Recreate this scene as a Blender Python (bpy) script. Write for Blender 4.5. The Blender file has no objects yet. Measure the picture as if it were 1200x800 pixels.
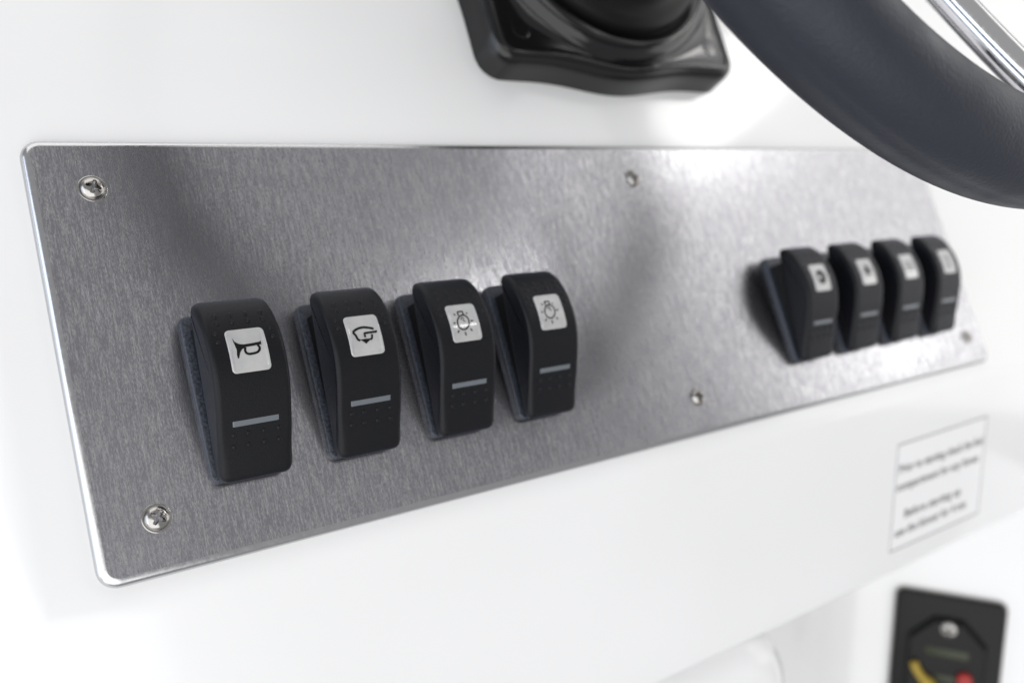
import bpy, bmesh, math, random
from mathutils import Vector, Matrix
random.seed(7)
MM = 0.001
R = math.radians

# ------------------------------------------------------------------ frame
# Everything is measured in the "dash frame": x right along the switch panel, y into the
# console, z up along the panel face, millimetres.  PF leans it back 25 degrees in the world.
LEAN = 25.0
PF = Matrix.Translation((0, 0, 1.0)) @ Matrix.Rotation(R(-LEAN), 4, 'X')
def W(p):
    return PF @ (Vector(p) * MM)

# ------------------------------------------------------------------ camera
CAM_C = (-49.2, -284.9, -4.4)
CX = Vector((0.80435, -0.53696, -0.25434))
CY = Vector((-0.11785, 0.27537, -0.95409))     # image down
CZ = Vector((0.58235, 0.79740, 0.15821))       # forward
scene = bpy.context.scene
cam_d = bpy.data.cameras.new('camera')
cam = bpy.data.objects.new('camera', cam_d)
scene.collection.objects.link(cam)
m = Matrix((CX, -CY, -CZ)).transposed().to_4x4()
m.translation = Vector(CAM_C) * MM
cam.matrix_world = PF @ m
cam_d.sensor_width = 36.0
cam_d.lens = 31.9
cam_d.clip_start = 0.01
cam_d.clip_end = 50.0
cam_d.dof.use_dof = True
cam_d.dof.focus_distance = 0.28
cam_d.dof.aperture_fstop = 6.6
cam_d.dof.aperture_blades = 7
scene.camera = cam

# ------------------------------------------------------------------ world + lamps
world = bpy.data.worlds.new('World')
scene.world = world
world.use_nodes = True
bg = world.node_tree.nodes['Background']
bg.inputs['Color'].default_value = (0.98, 0.98, 1.0, 1)
bg.inputs['Strength'].default_value = 0.43

def area(name, loc, target, sx, sy, power, color):
    d = bpy.data.lights.new(name, 'AREA')
    d.shape = 'RECTANGLE'; d.size = sx; d.size_y = sy
    d.energy = power; d.color = color
    o = bpy.data.objects.new(name, d)
    scene.collection.objects.link(o)
    a, b = W(loc), W(target)
    o.matrix_world = Matrix.Translation(a) @ (b - a).to_track_quat('-Z', 'Y').to_matrix().to_4x4()
    return o
# bright hall to the right of the boat, lamps overhead, a broad soft fill added front-left, cool light from the left
area('hall_light_right', (1770, -620, 300), (250, 0, 100), 1.14, 2.0, 7.6, (1.0, 0.99, 0.97))
area('ceiling_light', (250, -800, 1800), (250, 0, 60), 2.4, 1.5, 13.5, (1.0, 0.99, 0.97))
area('front_fill_light', (-850, -1200, -980), (250, 0, 0), 3.0, 3.0, 47.0, (1.0, 1.0, 1.0))  # unseen source, lights the white faces from low down like deck bounce
area('hall_light_left', (-1500, -250, 150), (0, 0, 50), 1.0, 1.6, 10.0, (0.74, 0.84, 1.0))
# hall lamps seen mirrored in the lenses, the steel and the gelcoat
def lamp(at, az, el, w, h, power):
    d = Vector((math.sin(R(az))*math.cos(R(el)), -math.cos(R(az))*math.cos(R(el)), math.sin(R(el))))
    area('hall_lamp', tuple(Vector(at)+d*2500), at, w, h, power, (1.0, 0.99, 0.97))
lamp((305, 3, 155), 53.0, 19.5, 0.36, 0.24, 1.9)
lamp((126, -20, 57), 35.5, 11.5, 0.28, 0.055, 0.75)
lamp((394, -20, 53), 58.5, 1.0, 0.26, 0.055, 0.40)

scene.view_settings.view_transform = 'Standard'
scene.view_settings.look = 'None'
scene.view_settings.exposure = 0.0
scene.view_settings.gamma = 1.0
scene.view_settings.use_curve_mapping = False
scene.render.engine = 'CYCLES'
scene.cycles.max_bounces = 10

# ------------------------------------------------------------------ materials
def mat(name, color, rough=0.5, metal=0.0, spec=0.5, coat=0.0, coat_rough=0.05):
    mt = bpy.data.materials.new(name); mt.use_nodes = True
    b = mt.node_tree.nodes['Principled BSDF']
    b.inputs['Base Color'].default_value = (*color, 1)
    b.inputs['Roughness'].default_value = rough
    b.inputs['Metallic'].default_value = metal
    b.inputs['Specular IOR Level'].default_value = spec
    b.inputs['Coat Weight'].default_value = coat
    b.inputs['Coat Roughness'].default_value = coat_rough
    return mt
def nodes(mt):
    nt = mt.node_tree
    return nt, nt.nodes['Principled BSDF']
def noise(nt, scale, vec_scale=(1, 1, 1), detail=3.0, rough=0.55):
    tc = nt.nodes.new('ShaderNodeTexCoord')
    mp = nt.nodes.new('ShaderNodeMapping'); mp.inputs['Scale'].default_value = vec_scale
    nt.links.new(tc.outputs['Object'], mp.inputs['Vector'])
    n = nt.nodes.new('ShaderNodeTexNoise')
    n.inputs['Scale'].default_value = scale; n.inputs['Detail'].default_value = detail
    n.inputs['Roughness'].default_value = rough
    nt.links.new(mp.outputs['Vector'], n.inputs['Vector'])
    return n
def ramp(nt, src, a, b, lo=0.3, hi=0.7):
    r = nt.nodes.new('ShaderNodeMapRange')
    r.inputs['From Min'].default_value = lo; r.inputs['From Max'].default_value = hi
    r.inputs['To Min'].default_value = a; r.inputs['To Max'].default_value = b
    nt.links.new(src, r.inputs['Value'])
    return r.outputs['Result']
def bump(nt, b, height, strength, dist):
    bn = nt.nodes.new('ShaderNodeBump')
    bn.inputs['Strength'].default_value = strength; bn.inputs['Distance'].default_value = dist
    nt.links.new(height, bn.inputs['Height'])
    nt.links.new(bn.outputs['Normal'], b.inputs['Normal'])
    return bn
def color_vary(nt, b, fac, c1, c2):
    mx = nt.nodes.new('ShaderNodeMix'); mx.data_type = 'RGBA'
    mx.inputs['A'].default_value = (*c1, 1); mx.inputs['B'].default_value = (*c2, 1)
    nt.links.new(fac, mx.inputs['Factor'])
    nt.links.new(mx.outputs['Result'], b.inputs['Base Color'])

M_GEL = mat('white_gelcoat', (0.80, 0.80, 0.80), 0.3, spec=0.5, coat=0.7, coat_rough=0.09)
nt, b = nodes(M_GEL)
n1 = noise(nt, 9, detail=1)
color_vary(nt, b, ramp(nt, n1.outputs['Fac'], 0, 1), (0.79, 0.79, 0.785), (0.82, 0.82, 0.82))
bump(nt, b, n1.outputs['Fac'], 0.16, 0.001)

M_BRUSH = mat('brushed_stainless', (0.6, 0.6, 0.61), 0.30, 1.0)
nt, b = nodes(M_BRUSH)
st = noise(nt, 1.0, (1400, 1400, 140), 3.0, 0.72)
fine = noise(nt, 1.0, (3600, 3600, 900), 2.0, 0.6)
mul = nt.nodes.new('ShaderNodeMath'); mul.operation = 'ADD'
nt.links.new(st.outputs['Fac'], mul.inputs[0]); nt.links.new(fine.outputs['Fac'], mul.inputs[1])
smudge = noise(nt, 16, (1, 1, 0.6), 3.0)
sm = nt.nodes.new('ShaderNodeMath'); sm.operation = 'ADD'
nt.links.new(ramp(nt, mul.outputs[0], 0.26, 0.15, 0.8, 1.3), sm.inputs[0])
nt.links.new(ramp(nt, smudge.outputs['Fac'], -0.02, 0.05, 0.35, 0.65), sm.inputs[1])
nt.links.new(sm.outputs[0], b.inputs['Roughness'])
color_vary(nt, b, ramp(nt, mul.outputs[0], 0, 1, 0.88, 1.42), (0.34, 0.335, 0.365), (0.80, 0.80, 0.79))
bump(nt, b, fine.outputs['Fac'], 0.24, 0.00008)
b.inputs['Anisotropic'].default_value = 0.15
tg = nt.nodes.new('ShaderNodeTangent'); tg.direction_type = 'UV_MAP'; tg.uv_map = 'UVMap'
nt.links.new(tg.outputs['Tangent'], b.inputs['Tangent'])

M_EDGE = mat('plate_edge_stainless', (0.54, 0.54, 0.55), 0.3, 1.0)
nt, b = nodes(M_EDGE); n = noise(nt, 1.0, (600, 600, 600), 2.0)
nt.links.new(ramp(nt, n.outputs['Fac'], 0.13, 0.24), b.inputs['Roughness'])
M_POL = mat('polished_stainless', (0.72, 0.72, 0.72), 0.12, 1.0)
nt, b = nodes(M_POL); n = noise(nt, 500, detail=2)
nt.links.new(ramp(nt, n.outputs['Fac'], 0.06, 0.18), b.inputs['Roughness'])
M_SCREW = mat('screw_steel', (0.42, 0.405, 0.385), 0.16, 1.0)
nt, b = nodes(M_SCREW); n = noise(nt, 1500, detail=2)
nt.links.new(ramp(nt, n.outputs['Fac'], 0.08, 0.26), b.inputs['Roughness'])

M_ROCK = mat('matte_black_plastic', (0.0040, 0.0043, 0.0060), 0.4, spec=0.24)
nt, b = nodes(M_ROCK); n = noise(nt, 2600, detail=3)
bump(nt, b, n.outputs['Fac'], 0.4, 0.00025)
nt.links.new(ramp(nt, n.outputs['Fac'], 0.32, 0.46), b.inputs['Roughness'])
M_BEZ = mat('switch_bezel_plastic', (0.015, 0.0185, 0.028), 0.36, spec=0.6)
nt, b = nodes(M_BEZ); n = noise(nt, 1800, detail=3)
color_vary(nt, b, ramp(nt, n.outputs['Fac'], 0, 1, 0.42, 0.68), (0.012, 0.015, 0.023), (0.045, 0.054, 0.075))
bump(nt, b, n.outputs['Fac'], 0.4, 0.0003)
nt.links.new(ramp(nt, n.outputs['Fac'], 0.3, 0.55), b.inputs['Roughness'])
for mt_, sw in ((M_ROCK, 0.09), (M_BEZ, 0.09)):      # tinted sheen adds a bluish reflection to the switch sides
    b = mt_.node_tree.nodes['Principled BSDF']
    b.inputs['Sheen Weight'].default_value = sw
    b.inputs['Sheen Roughness'].default_value = 0.35
    b.inputs['Sheen Tint'].default_value = (0.50, 0.62, 1.0, 1)
M_HOLE = mat('switch_housing_black', (0.008, 0.008, 0.009), 0.7, spec=0.2)
M_LENS = mat('milky_lens', (0.42, 0.42, 0.415), 0.22, spec=0.5, coat=1.0, coat_rough=0.02)
nt, b = nodes(M_LENS); n = noise(nt, 170, detail=2)
color_vary(nt, b, ramp(nt, n.outputs['Fac'], 0, 1), (0.39, 0.39, 0.395), (0.45, 0.45, 0.44))
M_BAR = mat('grey_indicator', (0.12, 0.135, 0.15), 0.3, coat=0.4)
M_INK = mat('black_ink', (0.006, 0.006, 0.006), 0.6, spec=0.15)
M_INK3 = mat('glare_greyed_ink', (0.05, 0.05, 0.05), 0.5, spec=0.2)  # symbol ink greyed to stand in for glare on the far lenses
M_GLARE_INK = mat('glare_washed_ink', (0.14, 0.13, 0.13), 0.4)  # paler still: lens glare over the symbol put into the ink colour
M_INK2 = mat('grey_print', (0.20, 0.20, 0.20), 0.5)  # plain grey for the sticker lines

M_RIM = mat('charcoal_foam_grip', (0.0145, 0.0175, 0.027), 0.46, spec=0.45)
nt, b = nodes(M_RIM); n = noise(nt, 900, detail=4); n2 = noise(nt, 60, detail=2)
bump(nt, b, n.outputs['Fac'], 0.35, 0.0006)
nt.links.new(ramp(nt, n2.outputs['Fac'], 0.42, 0.56), b.inputs['Roughness'])
M_HELM = mat('black_moulded_plastic', (0.005, 0.005, 0.0056), 0.15, spec=0.5)
nt, b = nodes(M_HELM); n = noise(nt, 300, detail=3)
nt.links.new(ramp(nt, n.outputs['Fac'], 0.10, 0.18), b.inputs['Roughness'])
M_BOOT = mat('black_rubber_boot', (0.004, 0.004, 0.004), 0.45, spec=0.2)
M_STICK = mat('white_vinyl', (0.83, 0.83, 0.83), 0.25, coat=0.3)
M_LINE = mat('sticker_border_grey', (0.25, 0.25, 0.25), 0.4)
M_BRK = mat('breaker_black', (0.007, 0.007, 0.007), 0.45, spec=0.25)
nt, b = nodes(M_BRK); n = noise(nt, 500, detail=3)
nt.links.new(ramp(nt, n.outputs['Fac'], 0.35, 0.55), b.inputs['Roughness'])
M_YEL = mat('yellow_lever', (0.36, 0.25, 0.025), 0.45)
M_RED = mat('red_button', (0.34, 0.015, 0.012), 0.45)
M_GRN = mat('olive_print', (0.03, 0.036, 0.016), 0.5)
M_GASK = mat('grey_gasket', (0.30, 0.28, 0.26), 0.5)

# ------------------------------------------------------------------ object helpers
COL = scene.collection
def mesh_obj(name, verts, faces, material, parent=None, matrix=None, smooth=True, uv=False, auto=None):
    """verts in millimetres in the local frame; one mesh object."""
    me = bpy.data.meshes.new(name)
    me.from_pydata([(v[0]*MM, v[1]*MM, v[2]*MM) for v in verts], [], faces)
    bm = bmesh.new(); bm.from_mesh(me)
    bmesh.ops.remove_doubles(bm, verts=bm.verts, dist=1e-7)
    bmesh.ops.recalc_face_normals(bm, faces=bm.faces)
    if uv:
        l = bm.loops.layers.uv.new('UVMap')
        for f in bm.faces:
            for lp in f.loops: lp[l].uv = (lp.vert.co.z, lp.vert.co.x)
    bm.to_mesh(me); bm.free()
    me.materials.append(material)
    me.polygons.foreach_set('use_smooth', [smooth]*len(me.polygons))
    if smooth and auto:
        me.set_sharp_from_angle(angle=R(auto))
    o = bpy.data.objects.new(name, me)
    COL.objects.link(o)
    if parent is not None: o.parent = parent
    o.matrix_local = matrix if matrix is not None else Matrix.Identity(4)
    return o
def thing(name, label, cat, loc, group=None, rot=None):
    o = bpy.data.objects.new(name, None)
    o.empty_display_size = 0.01
    COL.objects.link(o)
    mw = PF @ Matrix.Translation(Vector(loc)*MM)
    if rot is not None: mw = mw @ rot
    o.matrix_world = mw
    o['label'] = label; o['category'] = cat
    if group: o['group'] = group
    return o
def loft(rings, closed=True, cap0=False, cap1=False):
    """rings: lists of equal length of points -> verts, faces"""
    n = len(rings[0]); v = [p for r in rings for p in r]; f = []
    for i in range(len(rings)-1):
        for j in range(n if closed else n-1):
            k = (j+1) % n
            f.append((i*n+j, i*n+k, (i+1)*n+k, (i+1)*n+j))
    if cap0: f.append(tuple(range(n)))
    if cap1: f.append(tuple((len(rings)-1)*n+j for j in range(n)))
    return v, f
def merge(*parts):
    V = []; F = []
    for v, f in parts:
        o = len(V); V += list(v); F += [tuple(i+o for i in q) for q in f]
    return V, F
def rrect(w, h, r, seg=6):
    pts = []
    for cx, cz, a0 in ((w/2-r, h/2-r, 0), (-w/2+r, h/2-r, 90), (-w/2+r, -h/2+r, 180), (w/2-r, -h/2+r, 270)):
        for i in range(seg+1):
            a = R(a0 + 90*i/seg); pts.append((cx+r*math.cos(a), cz+r*math.sin(a)))
    return pts
def plate(w, h, r, y0, y1, bev, seg=6, bseg=3):
    """rounded plate from y0 (back) to y1 (front, smaller y), bevelled front edge."""
    rings = []
    base = rrect(w, h, r, seg)
    rings.append([(x, y0, z) for x, z in base])
    for i in range(bseg+1):
        a = R(90*i/bseg); ins = bev*(1-math.cos(a))
        pr = rrect(w-2*ins, h-2*ins, max(r-ins, 0.05), seg)
        rings.append([(x, y1+bev-bev*math.sin(a), z) for x, z in pr])
    return loft(rings, True, True, True)
def tube(path, rad, seg=16, cap=True, flat=1.0):
    rings = []
    n = len(path); up = None
    for i, p in enumerate(path):
        p = Vector(p)
        t = (Vector(path[min(i+1, n-1)]) - Vector(path[max(i-1, 0)])).normalized()
        if up is None:
            up = t.orthogonal().normalized()
        up = (up - t*up.dot(t)).normalized()
        s = t.cross(up)
        r = rad[i] if isinstance(rad, (list, tuple)) else rad
        rings.append([tuple(p + up*r*math.cos(2*math.pi*k/seg) + s*r*flat*math.sin(2*math.pi*k/seg)) for k in range(seg)])
    return loft(rings, True, cap, cap)
def crom(pts, sub=5):
    out = []
    n = len(pts)
    for i in range(n-1):
        p0, p1, p2, p3 = (Vector(pts[max(i-1, 0)]), Vector(pts[i]), Vector(pts[i+1]), Vector(pts[min(i+2, n-1)]))
        for k in range(sub):
            t = k/sub
            out.append(0.5*((2*p1)+(p2-p0)*t+(2*p0-5*p1+4*p2-p3)*t*t+(3*p1-p0-3*p2+p3)*t**3))
    out.append(Vector(pts[-1]))
    return out

# ------------------------------------------------------------------ console moulding (structure)
FACE_Y = 3.0            # dash face, behind the 3 mm panel
Z0 = -9.0               # where the face breaks into the upright lower face
g = R(LEAN)
DN = Vector((0, math.sin(g), -math.cos(g)))    # straight down in the world
INW = Vector((0, math.cos(g), math.sin(g)))    # straight into the console
ORG = Vector((0, FACE_Y, Z0))
def LOW(x, s, inn):
    p = ORG + Vector((x, 0, 0)) + DN*s + INW*inn
    return (p.x, p.y, p.z)
S_EDGE = 104.7
def console_profile():
    pr = []
    for z in (520, 400, 300, 200, 100, 40, 10): pr.append(((FACE_Y, z), (-1.0, 0.0)))
    rf = 16.0                                   # soft bend between the two faces
    tl = rf*math.tan(g/2)
    c = (FACE_Y + rf, Z0 + tl)
    for i in range(9):
        a = g*i/8
        n = (-math.cos(a), -math.sin(a))
        pr.append(((c[0]+rf*n[0], c[1]+rf*n[1]), n))
    n = (-math.cos(g), -math.sin(g))
    re = 3.0
    for s in (30, 60, 90, S_EDGE-re):
        p = ORG + DN*s; pr.append(((p.y, p.z), n))
    ec = ORG + DN*(S_EDGE-re) + INW*re
    for i in range(1, 7):
        a = g + R(90)*i/6
        nn = (-math.cos(a), -math.sin(a))
        pr.append(((ec.y+re*nn[0], ec.z+re*nn[1]), nn))
    nu = (DN.y, DN.z)
    for inn in (40, 120, 300):
        p = ORG + DN*S_EDGE + INW*inn; pr.append(((p.y, p.z), nu))
    return pr
prof = console_profile()
XL, XR_, RL = -15.0, 900.0, 26.0
rings = []
for x in (XR_, 700, 500, 300, 100, XL):
    rings.append([(x, p[0], p[1]) for p, n in prof])
for i in range(1, 13):
    a = R(90*i/12)
    rings.append([(XL-RL*math.sin(a), p[0]-n[0]*RL*(1-math.cos(a)), p[1]-n[1]*RL*(1-math.cos(a))) for p, n in prof])
rings.append([(XL-RL, p[0]-n[0]*RL+200*(1 if k < 20 else 0), p[1]-n[1]*RL) for k, (p, n) in enumerate(prof)])
v, f = loft(rings, closed=False)
console = mesh_obj('console', v, f, M_GEL, matrix=PF.copy(), auto=70)
console['kind'] = 'structure'
console['label'] = 'glossy white moulded boat console carrying the switch panel'
# lower jamb: its rounded end turns into the leg well
def low_wall(name, path, s0, s1, top_r=0.0, drop=None):
    rings = []
    if top_r:
        for i in range(6):
            a = R(90*i/5)
            rings.append((s0+top_r*(1-math.sin(a)), top_r*(1-math.cos(a))))
        rings = rings[::-1]
        rings = [(s, o) for s, o in rings]
    else:
        rings = [(s0, 0.0)]
    rings += [(s0+(s1-s0)*t, 0.0) for t in (0.3, 0.6, 1.0)]
    R_ = []
    for s, off in rings:
        row = []
        for i, (x, inn) in enumerate(path):
            a = Vector(path[max(i-1, 0)]); c = Vector(path[min(i+1, len(path)-1)])
            t = (c-a).normalized(); nrm = Vector((-t.y, t.x))   # inward side
            row.append(LOW(x+nrm.x*off, s+(drop(x) if drop else 0.0), inn+nrm.y*off))
        R_.append(row)
    v, f = loft(R_, closed=False)
    o = mesh_obj(name, v, f, M_GEL, matrix=PF.copy(), auto=70)
    o['kind'] = 'structure'
    return o
JX, JS0, JS1 = 338.0, 105.4, 430.0
jr = []
for i in range(13):
    a = R(90*i/12); bev = 26.0
    ins = bev*(1-math.sin(a)); inn = 3.0+bev*(1-math.cos(a))
    pts = rrect(JX+60-2*ins, JS1-JS0-2*ins, 46.0-ins, 12)
    jr.append([LOW((JX-60)/2+x, (JS0+JS1)/2-z, inn) for x, z in pts])
jr.append([LOW((JX-60)/2+x, (JS0+JS1)/2-z, 60.0) for x, z in rrect(JX+60, JS1-JS0, 46.0, 12)])
v, f = loft(jr, True, True, False)
o = mesh_obj('console_lower_wall', v, f, M_GEL, matrix=PF.copy(), auto=70)
o['kind'] = 'structure'
# leg-well side wall that carries the breaker
PSI = R(60)
BR_TL = (575.0, 195.0, 88.0)       # breaker top-left on the wall (x, down, in)
def wall_pt(u): return (BR_TL[0]+u*math.cos(PSI), BR_TL[2]-u*math.sin(PSI))
path = [(300, 121), (380, 121), (450, 121), (500, 120), (528, 117), (548, 111), (559, 103.5)]
path += [wall_pt(u) for u in (-6, 0, 40, 80, 110, 150, 200)]
low_wall('leg_well_wall', path, 100.0, 520.0)

# ------------------------------------------------------------------ switch panel
PW, PH = 500.0, 135.0          # screw and switch layout
GW = 2.0                         # the plate runs this far past it
panel = thing('switch_panel', 'long brushed stainless steel switch panel screwed to the white console', 'panel', (PW/2, FACE_Y, PH/2))
BEV, PT = 2.6, 3.0
inner = rrect(PW+2*GW-2*BEV, PH+2*GW-2*BEV, 3.0, 6)
mesh_obj('brushed_face', [(x, -PT, z) for x, z in inner], [tuple(range(len(inner)))], M_BRUSH, panel, smooth=False, uv=True)
rings = []
for i in range(9):
    a = R(90*i/8)
    ins = BEV*(1-math.cos(a)); 
    rings.append([(x, -0.4-(PT-0.4)*math.sin(a), z) for x, z in rrect(PW+2*GW-2*ins, PH+2*GW-2*ins, 6.0-ins, 8)])
rings.insert(0, [(x, 0, z) for x, z in rrect(PW+2*GW, PH+2*GW, 6.0, 8)])
v, f = loft(rings)
mesh_obj('polished_edge', v, f, M_EDGE, panel)
def screw_mesh(rad=3.7, h=1.9):
    """pan head with a sunk cross recess: height field on a square grid mapped to a disc"""
    n = 56
    V = []; F = []
    for i in range(n+1):
        for j in range(n+1):
            a, c = -1+2*i/n, -1+2*j/n
            # square -> disc
            x = a*math.sqrt(1-c*c/2)*rad; z = c*math.sqrt(1-a*a/2)*rad
            r = math.hypot(x, z)/rad
            y = h*(max(0.0, 1-r**3.2))**0.55
            q, l = min(abs(x), abs(z)), max(abs(x), abs(z))
            arm = 0.52-0.07*l
            if q < arm+0.12 and l < 2.3:
                t = min(1, max(0, (arm+0.12-q)/0.16))*min(1, max(0, (2.3-l)/0.4))
                y -= 2.1*t
            V.append((x, -y, z))
    for i in range(n):
        for j in range(n):
            F.append((i*(n+1)+j, i*(n+1)+j+1, (i+1)*(n+1)+j+1, (i+1)*(n+1)+j))
    return V, F
sv, sf = screw_mesh()
first = None
SA, SB = 16.5, 15.0
washer = [[(r*math.cos(2*math.pi*k/40), y, r*math.sin(2*math.pi*k/40)) for k in range(40)]
          for r, y in ((4.4, 0.1), (4.3, 0.04), (4.0, 0.02), (3.7, 0.06), (3.4, 0.1))]
wv, wf = loft(washer)
for (sx, sz, rot) in ((SA, PH-SB, 20), (SA, SB, 38), (PW/2, PH-SB, 65), (PW/2, SB, 10), (PW-SA, SB, 50)):
    mx = Matrix.Translation(Vector((sx-PW/2, -PT-0.1, sz-PH/2))*MM) @ Matrix.Rotation(R(rot), 4, 'Y')
    if first is None:
        first = mesh_obj('screw', sv, sf, M_SCREW, panel, mx, auto=35)
        firstw = mesh_obj('washer', wv, wf, M_SCREW, first, auto=60)
    else:
        s = first.copy(); COL.objects.link(s); s.parent = panel; s.matrix_local = mx
        w_ = firstw.copy(); COL.objects.link(w_); w_.parent = s

# ------------------------------------------------------------------ rocker switches
FRONT = [(27.4, 10.6), (26.9, 12.5), (25.0, 15.0), (21.2, 17.5), (15, 19.5), (9, 20.4), (3.5, 20.2), (-2, 18.9), (-7, 16.8),
         (-11.5, 14.4), (-15, 12.5), (-19, 10.4), (-23, 8.4), (-27.4, 6.4)]    # (z, out)
fr = [(p[0], p[1]) for p in crom(FRONT, 5)]
fr_ = sorted(fr)
def out_at(z):
    for i in range(len(fr_)-1):
        if fr_[i][0] <= z <= fr_[i+1][0]:
            t = (z-fr_[i][0])/max(1e-9, fr_[i+1][0]-fr_[i][0])
            return fr_[i][1]+(fr_[i+1][1]-fr_[i][1])*t
    return fr_[0][1] if z < fr_[0][0] else fr_[-1][1]
def on_face(u, z, off):
    d = 0.2
    slope = (out_at(z+d)-out_at(z-d))/(2*d)
    n = Vector((1.0, -slope)).normalized()      # (out, z)
    return (u, -(out_at(z)+n.x*off), z+n.y*off)
RW = 24.0
def rocker_mesh():
    loop = [(z, o) for z, o in fr]
    loop += [(-28.4, 5.5), (-28.8, 4.3), (-28.4, 3.1), (-27.2, 2.5)]
    loop += [(-13, 4.4), (0, 6.2), (13, 8.0), (24.5, 9.4), (26.6, 9.7)]
    n = len(loop); nr = []
    for i in range(n):
        a, c = Vector(loop[i-1]), Vector(loop[(i+1) % n])
        t = (c-a).normalized(); nr.append(Vector((t.y, -t.x)))
    # orientation check: normal at the front must point to +out
    if nr[n//4].y < 0: nr = [-q for q in nr]
    rr, rc = 1.7, 3.4           # edge roundness, corner radius of the face seen from the front
    rings = []
    ds = [0, 0.06, 0.2, 0.42, 0.72, 1.05, 1.4, 1.7, 2.2, 2.8, 3.4]
    for sgn, order in ((-1, ds), (1, ds[::-1])):
        for d in order:
            x = sgn*(RW/2-d)
            ins = 0.85*(rr-math.sqrt(max(0, rr*rr-(rr-d)**2))) if d < rr else 0.0
            e = (rc-math.sqrt(max(0, rc*rc-(rc-d)**2)))*0.8 if d < rc else 0.0
            row = []
            for k, (z, o) in enumerate(loop):
                w = min(1, max(0, (abs(z)-14)/12.0)); w = w*w*(3-2*w)
                row.append((x, -(o-nr[k].y*ins), z-nr[k].x*ins-math.copysign(e*w, z)))
            rings.append(row)
    return loft(rings, True, True, True)
def patch(u0, u1, z0, z1, rad, top, rows=14, cols=8, border=0.0):
    """raised curved pad following the rocker face"""
    V = []; F = []
    def half(z):
        d = min(z-z0, z1-z)
        if d >= rad: return (u1-u0)/2
        return (u1-u0)/2-rad+math.sqrt(max(0, rad*rad-(rad-d)**2))
    zs = []
    for i in range(5): zs.append(z0+rad*(1-math.cos(R(90*i/4))))
    k = rows-10
    for i in range(1, k): zs.append(z0+rad+(z1-z0-2*rad)*i/k)
    for i in range(5): zs.append(z1-rad*(1-math.cos(R(90*(4-i)/4))))
    uc = (u0+u1)/2
    for z in zs:
        h = max(half(z), 0.02)
        zz = max(min(z, z1-0.01), z0+0.01)
        for (frac, off) in [(-1, -0.3), (-1, top*0.55), (-0.975, top*0.9)] + [(-0.93+1.86*j/cols, top) for j in range(cols+1)] + [(0.975, top*0.9), (1, top*0.55), (1, -0.3)]:
            d = min(h*(1-abs(frac)), zz-z0, z1-zz)
            if border and off == top:
                off = top-0.13*min(1, max(0, (d-border)/0.25))
            V.append(on_face(uc+h*frac, zz, off))
    c = cols+7
    for i in range(len(zs)-1):
        for j in range(c-1):
            F.append((i*c+j, i*c+j+1, (i+1)*c+j+1, (i+1)*c+j))
    return V, F
def stroke(pts, w, off):
    P = [Vector(q) for q in pts]; Q = [P[0]]
    for a, c in zip(P, P[1:]):
        k = max(1, int((c-a).length/0.5))
        for i in range(1, k+1): Q.append(a+(c-a)*i/k)
    V = []; F = []
    for i, q in enumerate(Q):
        t = (Q[min(i+1, len(Q)-1)]-Q[max(i-1, 0)])
        t = t.normalized() if t.length > 1e-9 else Vector((1, 0))
        nn = Vector((-t.y, t.x))*w*0.72
        V += [on_face(q.x+nn.x, q.y+nn.y, off), on_face(q.x-nn.x, q.y-nn.y, off)]
        if i: F.append((2*i-2, 2*i-1, 2*i+1, 2*i))
    return V, F
def fill(pts, off):
    return [on_face(p[0], p[1], off) for p in pts], [tuple(range(len(pts)))]
LU, LZ0, LZ1 = 6.1, 1.6, 15.2
def sym(quad):
    TL, TR, BL = quad
    ax, ay = TR[0]-TL[0], TR[1]-TL[1]; bx, by = BL[0]-TL[0], BL[1]-TL[1]
    det = ax*by-ay*bx
    def conv(p):
        dx, dy = p[0]-TL[0], p[1]-TL[1]
        s = (dx*by-dy*bx)/det; t = (ax*dy-ay*dx)/det
        return (-LU+2*LU*s, LZ1-(LZ1-LZ0)*t)
    return lambda pts: [conv(p) for p in pts]
OFF = 0.27
def ellipse(cx, cy, rx, ry, n=28, a0=0, a1=360):
    return [(cx+rx*math.cos(R(a0+(a1-a0)*i/n)), cy+ry*math.sin(R(a0+(a1-a0)*i/n))) for i in range(n+1)]
def symbol_horn():
    c = sym(((45, 165), (515, 120), (130, 690)))
    bell_top = [(145, 272), (165, 305), (210, 335), (265, 348), (280, 352)]
    bell = c([(136, 258), (158, 302), (205, 332), (275, 343), (284, 374), (245, 398), (218, 440), (203, 508), (188, 506)])
    loop = crom([(285, 375), (278, 405), (288, 440), (320, 458), (365, 455), (420, 442), (450, 415), (455, 380), (432, 350)], 3)
    return merge(fill(bell, OFF), stroke(c([(260, 358), (360, 346), (462, 328)]), 0.62, OFF),
                 fill(c([(448, 322), (474, 296), (480, 346), (452, 340)]), OFF),
                 stroke(c([(q.x, q.y) for q in loop]), 0.5, OFF))
def symbol_wiper():
    c = sym(((85, 185), (540, 140), (195, 735)))
    return merge(stroke(c([(q.x, q.y) for q in crom([(205, 398), (260, 355), (340, 332), (420, 338), (492, 355)], 4)]), 0.55, OFF),
                 stroke(c([(205, 398), (240, 440), (270, 500), (300, 515)]), 0.55, OFF),
                 stroke(c([(465, 430), (462, 485), (440, 505)]), 0.5, OFF),
                 fill(c([(290, 508), (370, 492), (455, 490), (430, 515), (382, 560), (330, 520)]), OFF),
                 stroke(c([(530, 395), (440, 405), (360, 415), (370, 472)]), 0.5, OFF),
                 fill(c(ellipse(520, 393, 16, 16, 12)[:-1]), OFF))
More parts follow.
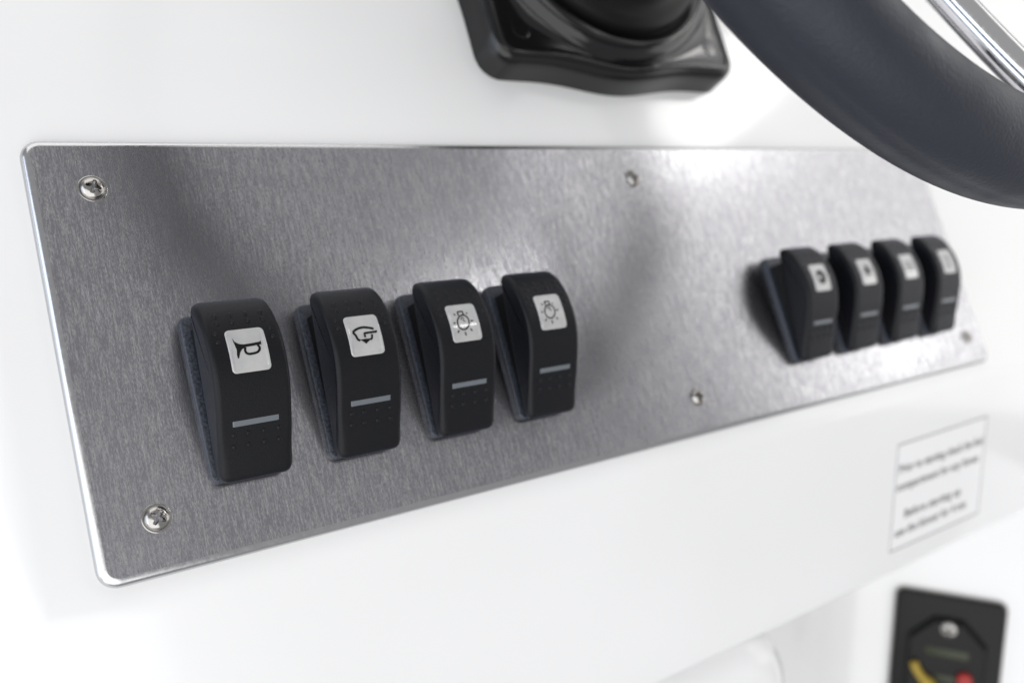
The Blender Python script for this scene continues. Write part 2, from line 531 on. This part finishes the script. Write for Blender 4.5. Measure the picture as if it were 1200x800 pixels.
def symbol_bulb(scale=1.0):
    c = sym(((85, 180), (560, 125), (212, 755)))
    P = [stroke(c(ellipse(365, 440, 95, 115)), 0.36, OFF),
         stroke(c([(292, 335), (285, 272), (366, 264), (374, 322)]), 0.38, OFF),
         stroke(c([(325, 400), (345, 360), (375, 375), (365, 410), (400, 430)]), 0.25, OFF)]
    for a, d in (((290, 565), (272, 602)), ((390, 590), (408, 645)), ((478, 540), (508, 572)), ((485, 420), (525, 414)), ((220, 305), (243, 332)), ((438, 286), (425, 306)), ((205, 455), (235, 450))):
        P.append(stroke(c([a, d]), 0.36, OFF))
    return merge(*P)
def symbol_ring():      # filled round symbol
    return fill([(0.2+3.4*math.cos(R(a)), 8.6+3.7*math.sin(R(a))) for a in range(0, 360, 12)], OFF)
def symbol_dot():       # filled dot with short rays
    P = [fill([(0.2+2.2*math.cos(R(a)), 9.0+2.6*math.sin(R(a))) for a in range(0, 360, 18)], OFF)]
    for a in range(0, 360, 60):
        P.append(stroke([(0.2+3.0*math.cos(R(a)), 9.0+3.4*math.sin(R(a))), (0.2+4.0*math.cos(R(a)), 9.0+4.4*math.sin(R(a)))], 0.5, OFF))
    return merge(*P)
def symbol_waves():     # fine wavy lines
    P = []
    for z in (6.0, 8.2, 10.4):
        P.append(stroke([(-3.6+0.6*i, z+0.6*math.sin(i*1.1)) for i in range(13)], 0.45, OFF))
    return merge(*P)
def symbol_post():      # upright bar with a short foot
    return merge(stroke([(0, 5.4), (0, 12.6)], 1.3, OFF), stroke([(-2.4, 5.0), (2.4, 5.0)], 0.6, OFF), stroke([(-1.8, 11.0), (1.8, 11.0)], 0.6, OFF))
def dots_mesh():
    V = []; F = []
    spots = []
    for u in (-7.2, -2.6, 2.4, 7.2):
        for z in (-15.6, -18.9): spots.append((u, z))
        for z in (18.0, 20.6): spots.append((u, z))
    spots += [(-8.6, 14.6), (8.6, 14.6), (-8.6, 11.8), (8.6, 11.8)]
    for (u, z) in spots:
        o = len(V)
        for rad, h in ((0.78, -0.06), (0.64, 0.28), (0.34, 0.46)):
            for k in range(8):
                V.append(on_face(u+rad*math.cos(k*math.pi/4), z+rad*math.sin(k*math.pi/4), h))
        for i in range(2):
            for k in range(8):
                F.append((o+i*8+k, o+i*8+(k+1) % 8, o+(i+1)*8+(k+1) % 8, o+(i+1)*8+k))
        F.append(tuple(o+16+k for k in range(8)))
    return V, F
rk = rocker_mesh(); lens_m = patch(-LU, LU, LZ0, LZ1, 1.3, 0.30, rows=46, cols=44, border=0.75); bar_m = patch(-7.3, 7.3, -13.3, -11.7, 0.25, 0.12, rows=12)
dots_m = dots_mesh()
bez_m = plate(26.6, 54.0, 2.6, 0.0, -2.0, 0.7)
bez_m = ([(x, y, z-0.9) for x, y, z in bez_m[0]], bez_m[1])
hv = []
for x in (-10.4, 10.4):
    hv += [(x, 0.2, -23), (x, -2.4, -23), (x, -8.4, 21), (x, 0.2, 21)]
house_m = (hv, [(0, 1, 2, 3), (7, 6, 5, 4), (0, 4, 5, 1), (1, 5, 6, 2), (2, 6, 7, 3), (3, 7, 4, 0)])
proto = None
def make_switch(x, symbol, label, group, ink=None):
    global proto
    t = thing('rocker_switch', label, 'switch', (x, -0.02, 49.0), group)
    if proto is None:
        bz = mesh_obj('bezel', *bez_m, M_BEZ, t, auto=50)
        hs = mesh_obj('housing', *house_m, M_HOLE, t, smooth=False)
        rc = mesh_obj('rocker', *rk, M_ROCK, t, auto=55)
        ln = mesh_obj('lens', *lens_m, M_LENS, rc, auto=60)
        br = mesh_obj('indicator_bar', *bar_m, M_BAR, rc, auto=60)
        dt = mesh_obj('grip_dots', *dots_m, M_ROCK, rc); dt['kind'] = 'stuff'
        proto = (bz, hs, rc, ln, br, dt)
    else:
        new = []
        for i, o in enumerate(proto):
            c = o.copy(); COL.objects.link(c)
            c.parent = t if i < 3 else new[2]
            new.append(c)
        rc = new[2]
    mesh_obj('symbol', *symbol, ink or M_INK, rc, smooth=False)
    return t
G1, G2 = 'row of four switches below the steering wheel base', 'row of four switches at the far end of the panel'
XS = [47.0+39.4*k for k in range(4)]
make_switch(XS[0], symbol_horn(), 'black rocker switch with a horn symbol', G1)
make_switch(XS[1], symbol_wiper(), 'black rocker switch with a windscreen wiper symbol', G1)
make_switch(XS[2], symbol_bulb(), 'black rocker switch with light bulb symbol, next to the wiper switch', G1)
make_switch(XS[3], symbol_bulb(), 'black rocker switch with light bulb symbol, farthest from the horn switch in its row', G1)
XS2 = [453.0-39.4*k for k in range(4)][::-1]
make_switch(XS2[0], symbol_ring(), 'black rocker switch with a thick round symbol, first of the far row', G2, M_INK3)
make_switch(XS2[1], symbol_dot(), 'black rocker switch with a small dark dot symbol, second of the far row', G2, M_INK3)
make_switch(XS2[2], symbol_waves(), 'black rocker switch with a faint washed-out symbol, third of the far row', G2, M_GLARE_INK)
make_switch(XS2[3], symbol_post(), 'black rocker switch with an upright symbol, beside the end of the panel', G2, M_GLARE_INK)

# ------------------------------------------------------------------ steering column base
HC = (257.5, 245.5)
helm = thing('steering_column_base', 'black square moulded steering column base above the steel panel', 'steering base', (HC[0], FACE_Y, HC[1]))
NA = 192
def sq_rad(a, half, corner, bulge):
    """rounded-square radius along angle a, with a round belly swelling past each side"""
    c, s_ = abs(math.cos(a)), abs(math.sin(a))
    lo_, hi_ = min(c, s_), max(c, s_)
    r = half/hi_
    k = half-corner
    if r*lo_ > k:                       # corner arc
        q = (c+s_)*k
        r = q+math.sqrt(max(0, q*q-2*k*k+corner*corner))
    d = math.atan2(lo_, hi_)
    return r + bulge*0.5*(1+math.cos(math.pi*min(1, d/0.60)))
def ring(half, out, blend=0.0, rad=0.0, bulge=4.8):
    pts = []
    for i in range(NA):
        a = 2*math.pi*i/NA
        r = sq_rad(a, half, max(4, half-66), bulge)*(1-blend)+rad*blend
        pts.append((r*math.cos(a), -out, r*math.sin(a)))
    return pts
rg = [ring(77, 0), ring(76, 8), ring(75.4, 12), ring(74.4, 14.0), ring(73, 15.2), ring(71.4, 15.7), ring(70.4, 15.6), ring(69.8, 15.3), ring(68.8, 15.2),
      ring(68, 15.2, 0.6, 75), ring(69, 15.6, 1, 74), ring(69, 18.0, 1, 72.8), ring(69, 20.6, 1, 71.2), ring(69, 22.3, 1, 69), ring(69, 23.0, 1, 67), ring(69, 22.6, 1, 65.2), ring(69, 20, 1, 64), ring(69, 19.6, 1, 60)]
v, f = loft(rg)
mesh_obj('base_plate', v, f, M_HELM, helm, auto=70)
def lathe(prof, seg=96):
    return loft([[(r*math.cos(2*math.pi*k/seg), -o, r*math.sin(2*math.pi*k/seg)) for k in range(seg)] for r, o in prof])
v, f = lathe([(61.5, 18), (61, 24), (59.5, 26.5), (56, 28), (53, 28.4), (51.5, 30), (50, 35), (47.5, 42), (43, 50), (36, 58), (29, 64), (25, 70), (22, 85), (21, 118)])
mesh_obj('boot', v, f, M_BOOT, helm, auto=60)
for sx in (-1, 1):
    for sz in (-1, 1):
        cv, cf = lathe([(5.2, -0.2), (5.1, 0.12), (4.6, 0.2), (3.0, 0.22), (0.01, 0.22)], 28)
        mesh_obj('screw_cap', cv, cf, M_HELM, helm, Matrix.Translation(Vector((sx*60, -15.1, sz*60))*MM), auto=50)

# ------------------------------------------------------------------ steering wheel
WR, WT = 188.5, 16.5
HUB = 70.0          # the hub sits this far behind the rim plane
wheel = thing('steering_wheel', 'charcoal padded steering wheel with polished steel spokes over the black column base', 'steering wheel',
              (269.6, -180, 241.6), rot=Matrix.Rotation(0.1, 4, 'X'))
rings = []
NS = 200
for i in range(NS):
    th = 2*math.pi*i/NS
    row = []
    for k in range(72):
        ph = 2*math.pi*k/72
        r = WT
        for gph in (R(0),):          # moulded seam
            d = (ph-gph+math.pi) % (2*math.pi)-math.pi
            r -= 0.45*math.exp(-(d/0.07)**2)
        rr = WR+r*math.cos(ph)
        row.append((rr*math.cos(th), -r*math.sin(ph), rr*math.sin(th)))
    rings.append(row)
rings.append(rings[0])
v, f = loft(rings)
mesh_obj('rim', v, f, M_RIM, wheel)
for deg in (282, 162, 42):
    c, s_ = math.cos(R(deg)), math.sin(R(deg))
    pth = crom([(20, HUB-2), (60, HUB-17), (110, HUB-36), (150, HUB-52), (180, HUB-66)], 4)
    v, f = tube([(q.x*c, q.y, q.x*s_) for q in pth], 6.3, 24)
    mesh_obj('spoke', v, f, M_POL, wheel)
v, f = lathe([(0.01, 14-HUB), (20, 14-HUB), (30, 11-HUB), (34, 5-HUB), (34, -3-HUB), (24, -6-HUB), (0.01, -6-HUB)], 64)
mesh_obj('hub', v, f, M_HELM, wheel, auto=40)

# ------------------------------------------------------------------ sticker on the lower face
lowrot = Matrix.Rotation(R(LEAN), 4, 'X')      # undo the lean: local -y faces out of the upright face
SX0, SX1, SS0, SS1 = 404.0, 504.0, 26.5, 91.0
sc_ = LOW((SX0+SX1)/2, (SS0+SS1)/2, -0.05)
sw_, sh_ = SX1-SX0, SS1-SS0
sticker = thing('warning_sticker', 'white sticker with grey border and printed lines on the console', 'sticker', sc_, rot=lowrot)
v, f = plate(sw_, sh_, 1.0, 0.0, -0.22, 0.05, 3, 1)
mesh_obj('vinyl', v, f, M_STICK, sticker, smooth=False)
o1, o2 = rrect(sw_-1.0, sh_-1.0, 1.0, 3), rrect(sw_-2.8, sh_-2.8, 0.6, 3)
v, f = loft([[(x, -0.26, z) for x, z in o1], [(x, -0.26, z) for x, z in o2]])
mesh_obj('border', v, f, M_LINE, sticker, smooth=False)
def text_mesh(name, body, size, loc, parent, material, align='CENTER', width=None):
    cu = bpy.data.curves.new(name, 'FONT'); cu.body = body; cu.size = size*MM; cu.align_x = align; cu.align_y = 'CENTER'
    cu.resolution_u = 3; cu.offset = 0.0002
    to = bpy.data.objects.new(name+'_tmp', cu); COL.objects.link(to)
    bpy.context.view_layer.update()
    me = bpy.data.meshes.new_from_object(to.evaluated_get(bpy.context.evaluated_depsgraph_get()))
    bpy.data.objects.remove(to); bpy.data.curves.remove(cu)
    me.materials.clear(); me.materials.append(material)
    xs = [q.co.x for q in me.vertices]
    sx = width*MM/(max(xs)-min(xs)) if width else 1.0
    o = bpy.data.objects.new(name, me); COL.objects.link(o); o.parent = parent
    o.matrix_local = Matrix.Translation(Vector(loc)*MM) @ Matrix.Rotation(R(90), 4, 'X') @ Matrix.Diagonal((sx, 1, 1, 1))
    return o
text_mesh('text_line', 'Prior to starting check the fuel', 7.0, (0, -0.30, 16.5), sticker, M_INK2, width=92)
text_mesh('text_line', 'compartment for any fumes', 7.0, (-2, -0.30, 6.0), sticker, M_INK2, width=90)
text_mesh('text_line', 'Before starting up', 7.0, (-6, -0.30, -11.5), sticker, M_INK2, width=62)
text_mesh('text_line', 'use the blower for 4 min', 7.0, (-6, -0.30, -21.5), sticker, M_INK2, width=78)

# ------------------------------------------------------------------ breaker panel in the leg well
BW, BH = 75.0, 112.0
bx, binn = wall_pt(BW/2)
bc = LOW(bx, BR_TL[1]+BH/2, binn)
# local x along the wall (right, towards the viewer), local z up, local -y out of the wall
brot = lowrot @ Matrix.Rotation(-PSI, 4, 'Z')
brk = thing('circuit_breaker', 'black circuit breaker with yellow lever and red button on the leg well wall', 'circuit breaker', bc, rot=brot)
v, f = plate(BW+2.4, BH+2.4, 7.0, 0.5, -1.2, 0.4, 6, 2); mesh_obj('gasket', v, f, M_GASK, brk, auto=40)
v, f = plate(BW, BH, 6.0, -0.8, -6.0, 1.2, 6, 3); mesh_obj('plate', v, f, M_BRK, brk, auto=40)
hexo = [(-24, -40), (24, -40), (27, -34), (27, 22), (10, 40), (-10, 40), (-27, 22), (-27, -34)]
r0 = [(x, -5.8, z) for x, z in hexo]; r1 = [(x*0.97, -10.5, z*0.97) for x, z in hexo]; r2 = [(x*0.92, -12, z*0.94) for x, z in hexo]
v, f = loft([r0, r1, r2], True, False, True); mesh_obj('housing', v, f, M_BRK, brk, auto=30)
mesh_obj('screw', sv, sf, M_SCREW, brk, Matrix.Translation(Vector((0, -12.0, 33))*MM) @ Matrix.Diagonal((1.6, 1.2, 1.6, 1)), auto=50)
v, f = plate(30, 7, 1.5, -11.8, -12.6, 0.2, 3, 1)
mesh_obj('printed_strip', v, f, M_GRN, brk, Matrix.Translation(Vector((0, 0, 14))*MM))
v, f = plate(15, 6, 1.2, -11.8, -12.6, 0.2, 3, 1)
mesh_obj('printed_strip', v, f, M_GRN, brk, Matrix.Translation(Vector((0, 0, -7))*MM))
v, f = tube(crom([(-22, -14, 3), (-19, -15, -3), (-14, -15, -9), (-9, -15, -13), (-8, -14, -20)], 4), [3.2]*8+[4.2]*9, 12)
mesh_obj('lever', v, f, M_YEL, brk)
v, f = lathe([(5.4, 11), (5.4, 15), (4.6, 16.2), (0.01, 16.6)], 28)
mesh_obj('button', v, f, M_RED, brk, Matrix.Translation(Vector((13.5, 0, -4))*MM), auto=40)
